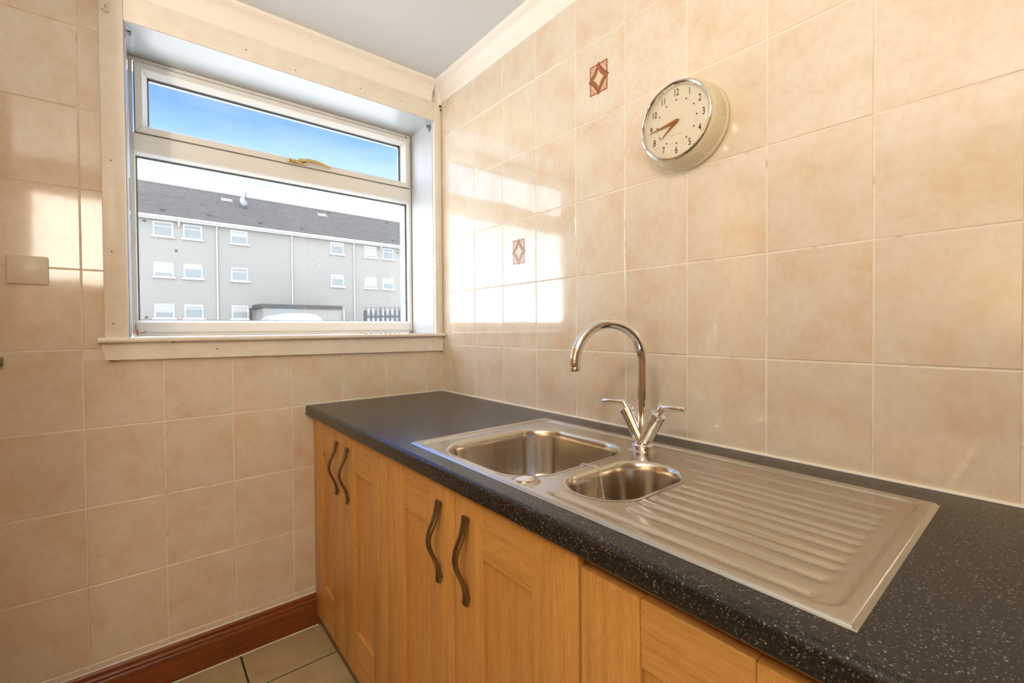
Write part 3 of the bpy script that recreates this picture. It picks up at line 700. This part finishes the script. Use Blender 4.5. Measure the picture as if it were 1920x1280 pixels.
# ------------------------------------------------------------------ assumed ceiling lamp (unseen, added as warm light for the sink wall)
lp = empty('assumed_spotlight', (-2.15, -2.2, CEIL), 'assumed unseen white ceiling spotlight turned towards the sink wall', 'lamp')
SP = Vector((-2.12, -2.19, 1.02)); SD = (Vector((0, -1.25, -.12))-SP).normalized()
LW = mat('lamp_white', (.85, .85, .82), .4)
mk('base', lathe([(.05, 0), (.052, -.015), (.045, -.025), (.010, -.026), (.010, -.13)], (-2.15, -2.2, CEIL-.0005), (0, 0, 1), 32), LW, lp, smooth=40)
mk('shade', lathe([(.025, -.09), (.045, -.085), (.062, .0), (.058, .0), (.040, -.078), (.02, -.082)], SP, SD, 32), LW, lp, smooth=40)
mk('lit_lens', lathe([(.050, -.018), (1e-6, -.018)], SP, SD, 32), emit('lit_lamp_glass', (1, .88, .7), 6.0), lp)
pl = bpy.data.lights.new('assumed_lamp_light', 'SPOT'); pl.energy = LAMP_POWER; pl.color = LAMP_COL; pl.shadow_soft_size = .14
pl.spot_size = math.radians(104); pl.spot_blend = 1.0
po = bpy.data.objects.new('assumed_lamp_light', pl); finish(po, lp, SP+SD*.02+OFF); po.rotation_euler = SD.to_track_quat('-Z', 'Y').to_euler()

# unseen uplighter added behind the viewer as fill, bounced off the ceiling
UX, UY, UZ = -2.40, -2.20, -.15
ul = empty('fill_uplighter', (UX, UY, FL), 'unseen uplighter added behind the viewer for ceiling-bounced fill light', 'lamp')
mk('base', lathe([(.13, 0), (.13, .012), (.02, .03)], (UX, UY, FL+.0005), (0, 0, 1), 32), LW, ul, smooth=40)
mk('pole', tube([(UX, UY, FL+.02), (UX, UY, UZ-.08)], .012, 12), LW, ul, smooth=60)
mk('bowl_shade', lathe([(.015, -.09), (.07, -.075), (.125, -.03), (.14, .0), (.136, .0), (.12, -.026), (.066, -.068), (.012, -.08)], (UX, UY, UZ), (0, 0, 1), 40), mat('matt_black_shade', (.02, .02, .02), .9, spec=.1), ul, smooth=40)
up_l = bpy.data.lights.new('fill_uplight', 'SPOT'); up_l.energy = UP_POWER; up_l.color = UP_COL; up_l.shadow_soft_size = .05; up_l.spot_size = math.radians(160); up_l.spot_blend = 1.0
uo = bpy.data.objects.new('fill_uplight', up_l); finish(uo, ul, Vector((UX, UY, UZ-.02))+OFF); uo.rotation_euler = Vector((.24, .30, .92)).to_track_quat('-Z', 'Y').to_euler()

# ------------------------------------------------------------------ outside: ground, block of flats, van, fence
NO = Vector((0, 0, 0))
TARM = mat('grey_tarmac', (.30, .30, .30), .9)
tt = TARM.node_tree; setc(TARM, ramp(tt, noise(tt, coords(tt), 3, 5), [(.3, (.50, .50, .48)), (.7, (.60, .60, .58))]))
mk('ground', ([(-80, .36, FL-.30), (100, .36, FL-.30), (100, 33.0, -.10), (-80, 33.0, -.10), (-80, 90, -.10), (100, 90, -.10)], [(0, 1, 2, 3), (3, 2, 5, 4)]), TARM, label='grey tarmac ground sloping up to the flats', cat='ground', kind='structure')
REND = mat('pale_roughcast_render', rough=.9); tr_ = REND.node_tree
setc(REND, mixc(tr_, .5, ramp(tr_, noise(tr_, coords(tr_), .35, 4), [(.3, (.069, .0655, .0615)), (.7, (.079, .0755, .0705))]), ramp(tr_, noise(tr_, coords(tr_), 9, 4, .7), [(.3, (.0615, .0585, .055)), (.7, (.086, .083, .078))])))
ROOF = mat('brown_grey_roof_tile', rough=.9); trf = ROOF.node_tree
setc(ROOF, ramp(trf, noise(trf, coords(trf, (1.2, 5, 5)), 1.6, 4), [(.3, (.015, .0135, .013)), (.7, (.025, .0225, .022))]))
WTRIM = mat('white_outdoor_trim', (.155, .155, .152), .6)
DARKP = mat('dark_house_pane', (.055, .063, .068), .25, spec=.2)
BLIND = mat('pale_blind', (.085, .088, .088), .7)
GFAS = mat('grey_felt_fascia', (.022, .0215, .021), .85, spec=.2)
bl = empty('block_of_flats', (-.165, 34.1786, 0), 'pale rendered block of flats with a brown tiled roof seen through the window', 'building', rz=math.radians(2.0335))
WL[bl.name] = Vector((0, 0, 0))
BX0, BX1, EV = -9.0, 34.0, 7.10
def bmk(n, g, m, p=None, **k): return mk(n, g, m, p or bl, off=NO, **k)
bmk('facade', box(BX0, BX1, 0, 8, -1.5, EV+.15), REND)
RZ, RD = 10.28, 4.0
SLP = math.atan2(RZ-EV-.22, RD+.35); LEN = math.hypot(RZ-EV-.22, RD+.35)
NCO = 19
courses = []
for k in range(NCO):                                            # each course of tiles is a stepped lap
    s0, s1 = k/NCO, (k+1)/NCO+.012
    ya, za = -.35+(RD+.35)*s0, EV+.22+(RZ-EV-.22)*s0; yb, zb = -.35+(RD+.35)*s1, EV+.22+(RZ-EV-.22)*s1
    courses.append(prism([(ya, za+.10), (yb, zb+.02), (yb, zb-.05), (ya, za-.04)], 0, BX0-.3, BX1+.3))
rf = bmk('roof', join(*courses), ROOF)
bmk('roof_back', prism([(RD, RZ+.02), (2*RD+.35, EV+.22), (2*RD+.35, EV+.1), (RD, RZ-.1)], 0, BX0-.3, BX1+.3), ROOF)
bmk('ridge', tube([(BX0-.3, RD, RZ+.02), (BX1+.3, RD, RZ+.02)], .13, 10), ROOF)
bmk('gutter', join(box(BX0-.2, BX1+.2, -.40, -.26, EV+.06, EV+.20), box(BX0-.2, BX1+.2, -.26, 0, EV-.04, EV+.12)), WTRIM)
def roofpt(x, s, lift=.06): return x, -.35+(RD+.35)*s, EV+.22+(RZ-EV-.22)*s+lift
for x, s in ((4.05, .80), (10.95, .79)):
    c = roofpt(x, s); bmk('skylight', prism([(c[1]-.22, c[2]-.15), (c[1]+.22, c[2]+.16), (c[1]+.22, c[2]+.06), (c[1]-.22, c[2]-.25)], 0, x-.35, x+.35), mat('bright_skylight', (.24, .24, .24), .4))
for x, s in ((.05, .12), (2.55, .14), (5.6, .12), (8.4, .10), (15.9, .12), (17.0, .9), (11.6, .93)):
    c = roofpt(x, s); bmk('roof_vent', bbox(x-.12, x+.12, c[1]-.10, c[1]+.10, c[2]-.06, c[2]+.10, .03), GFAS)
# satellite dish on its pole
c = roofpt(5.0, .55)
dsh = bmk('satellite_dish', lathe([(.02, .0), (.20, -.03), (.34, -.09), (.345, -.10), (.20, -.05), (.02, -.02)], (5.0, c[1]-.12, c[2]+.55), (.55, -.8, .15), 24), mat('pale_dish', (.085, .092, .10), .6), smooth=60)
bmk('dish_pole', tube([(5.08, c[1], c[2]-.1), (5.08, c[1], c[2]+1.25)], .035, 8), GFAS, dsh)
def bwin(x, z, w, hgt, blind):
    f = bmk('window', join(box(x-w/2-.07, x+w/2+.07, -.02, .02, z-hgt/2-.05, z-hgt/2), box(x-w/2-.07, x+w/2+.07, -.02, .02, z+hgt/2, z+hgt/2+.06), box(x-w/2-.07, x-w/2, -.02, .02, z-hgt/2, z+hgt/2), box(x+w/2, x+w/2+.07, -.02, .02, z-hgt/2, z+hgt/2), box(x-w/2, x+w/2, -.018, .0, z+hgt*.20, z+hgt*.20+.04)), WTRIM)
    bmk('pane', box(x-w/2, x+w/2, -.006, .01, z-hgt/2, z+hgt/2), DARKP, f)
    bmk('sill', box(x-w/2-.18, x+w/2+.18, -.10, .02, z-hgt/2-.14, z-hgt/2-.05), WTRIM, f)
    if blind: bmk('blind', box(x-w/2, x+w/2, -.009, -.006, z+hgt/2-hgt*blind, z+hgt/2), BLIND, f)
for z, bset in ((6.50, (0, 0, .45, .2, .9, 0)), (3.93, (.75, .3, 0, .2, .9, .5)), (1.30, (.6, .15, .5, 0, .3, .2))):
    for k, (x, b_) in enumerate(zip((.05, 1.59, 4.24, 11.01, 13.77, 15.35), bset)):
        if z < 2 and k == 3: continue
        bwin(x, z, .88, .80, b_)
for z in (6.50, 3.93, 1.30):
    for x in (-2.6, -5.2, 18.0, 20.6, 24.0): bwin(x, z, .88, .80, .4)
for x in (2.92, 7.64, 12.35): bmk('downpipe', tube([(x, -.06, -.6), (x, -.06, EV)], .045, 8), WTRIM)
for x in (.85, 14.62):
    bmk('rainwater_outlet', tube([(x, -.33, EV+.05), (x, -.2, EV-.25), (x, -.06, EV-.35)], .05, 8), WTRIM)
for x, z in ((-.85, 6.9), (-.85, .9), (.7, 5.2), (16.25, 6.7)): bmk('wall_vent', box(x-.07, x+.07, -.03, .01, z-.06, z+.06), GFAS)
# low flat-roofed entrance block
pc = bmk('entrance_block', box(5.15, 10.35, -2.4, .0, -1.5, 1.56), REND)
bmk('fascia', join(box(4.98, 10.45, -2.5, -2.35, 1.55, 1.81), box(4.98, 5.13, -2.35, 0, 1.55, 1.81), box(10.3, 10.45, -2.35, 0, 1.55, 1.81), box(5.13, 10.3, -2.35, 0, 1.66, 1.78)), GFAS, pc)
bmk('entrance_window', box(5.75, 7.10, -2.42, -2.38, .55, 1.52), DARKP, pc)
bmk('downpipe', tube([(10.62, -2.3, -.6), (10.62, -2.3, 1.60), (10.35, -2.42, 1.66)], .045, 8), WTRIM, pc)
bmk('downpipe', tube([(4.85, -.08, -.6), (4.85, -.08, 1.62)], .06, 8), GFAS, pc)

# white van side-on on the slope
VY, GZ = 13.2, -.94
van = empty('parked_van', (2.3, VY, GZ), 'white van roof showing just above the window frame', 'van')
VW = mat('white_car_paint', (.105, .105, .106), .35)
def vs(P, y0, y1): return prism(P, 1, y0, y1)
side = [(.60, GZ+.32), (.58, GZ+.75), (.72, GZ+.90), (1.42, GZ+1.00), (1.70, GZ+1.335), (1.80, GZ+1.425), (1.95, GZ+1.475), (2.25, GZ+1.505), (2.70, GZ+1.500), (2.92, GZ+1.465), (3.06, GZ+1.39), (3.18, GZ+1.24), (3.38, GZ+.92), (3.42, GZ+.40), (3.38, GZ+.32)]
mk('body', bev(vs(side, VY-.78, VY+.78), .05, 2), VW, van, smooth=50)
WIN = mat('van_dark_glass', (.07, .08, .085), .2, spec=.3)
mk('side_window', vs([(1.62, GZ+1.02), (1.80, GZ+1.35), (1.86, GZ+1.37), (1.80, GZ+1.02)], VY-.795, VY-.77), WIN, van)
mk('windscreen', vs([(1.50, GZ+1.06), (1.70, GZ+1.305), (1.685, GZ+1.32), (1.48, GZ+1.075)], VY-.62, VY+.62), WIN, van)
for x in (1.15, 2.95):
    for y in (VY-.70, VY+.70):
        w = mk('wheel', lathe([(.18, -.10), (.30, -.10), (.32, -.06), (.32, .06), (.30, .10), (.18, .10)], (x, y, GZ+.32), (0, 1, 0), 24), GASKET, van, smooth=40)
        mk('hub', lathe([(.18, -.09), (.18, .09)], (x, y, GZ+.32), (0, 1, 0), 16), ZINC, w)
mk('roof_aerial', dot((2.86, VY, GZ+1.515), .03), GASKET, van)

# grey palisade fence
pf = empty('palisade_fence', (6.5, 13, -.9), 'grey steel palisade fence at the right of the view', 'fence')
FEN = mat('grey_galvanised_steel', (.016, .0185, .020), .7, spec=.2)
p0 = Vector((4.55, 12.60)); p1 = Vector((9.0, 9.4)); dv = (p1-p0).normalized(); nn = Vector((-dv.y, dv.x)); L = (p1-p0).length
base, top = -.98, .79
for k in range(int(L/.155)):
    q = p0+dv*(.155*k); w = .036
    V, F = [], []
    for du in (0, .006):
        for a, z in ((-w, base+.08), (w, base+.08), (w, top), (w*.72, top+.04), (w*.45, top), (w*.25, top-.10), (-w*.25, top-.10), (-w*.45, top), (-w*.72, top+.04), (-w, top)):
            V.append((q.x+dv.x*a+nn.x*du, q.y+dv.y*a+nn.y*du, z))
    n = 10; F = [(i, (i+1) % n, n+(i+1) % n, n+i) for i in range(n)]+[list(range(n)), list(range(n, 2*n))]
    mk('pale', (V, F), FEN, pf)
for z in (top-.30, base+.35):
    a, b = p0-dv*.05, p1
    mk('rail', join(*[([(u.x+nn.x*d_, u.y+nn.y*d_, zz) for u in (a, b) for d_ in (.008, .045) for zz in (z-.03, z+.03)], [(0, 1, 3, 2), (4, 6, 7, 5), (0, 4, 5, 1), (2, 3, 7, 6), (0, 2, 6, 4), (1, 5, 7, 3)])]), FEN, pf)
for k in (0, int(L)): 
    q = p0+dv*k; mk('post', box(q.x-.04, q.x+.04, q.y+.05, q.y+.13, base-.2, top-.1), FEN, pf)
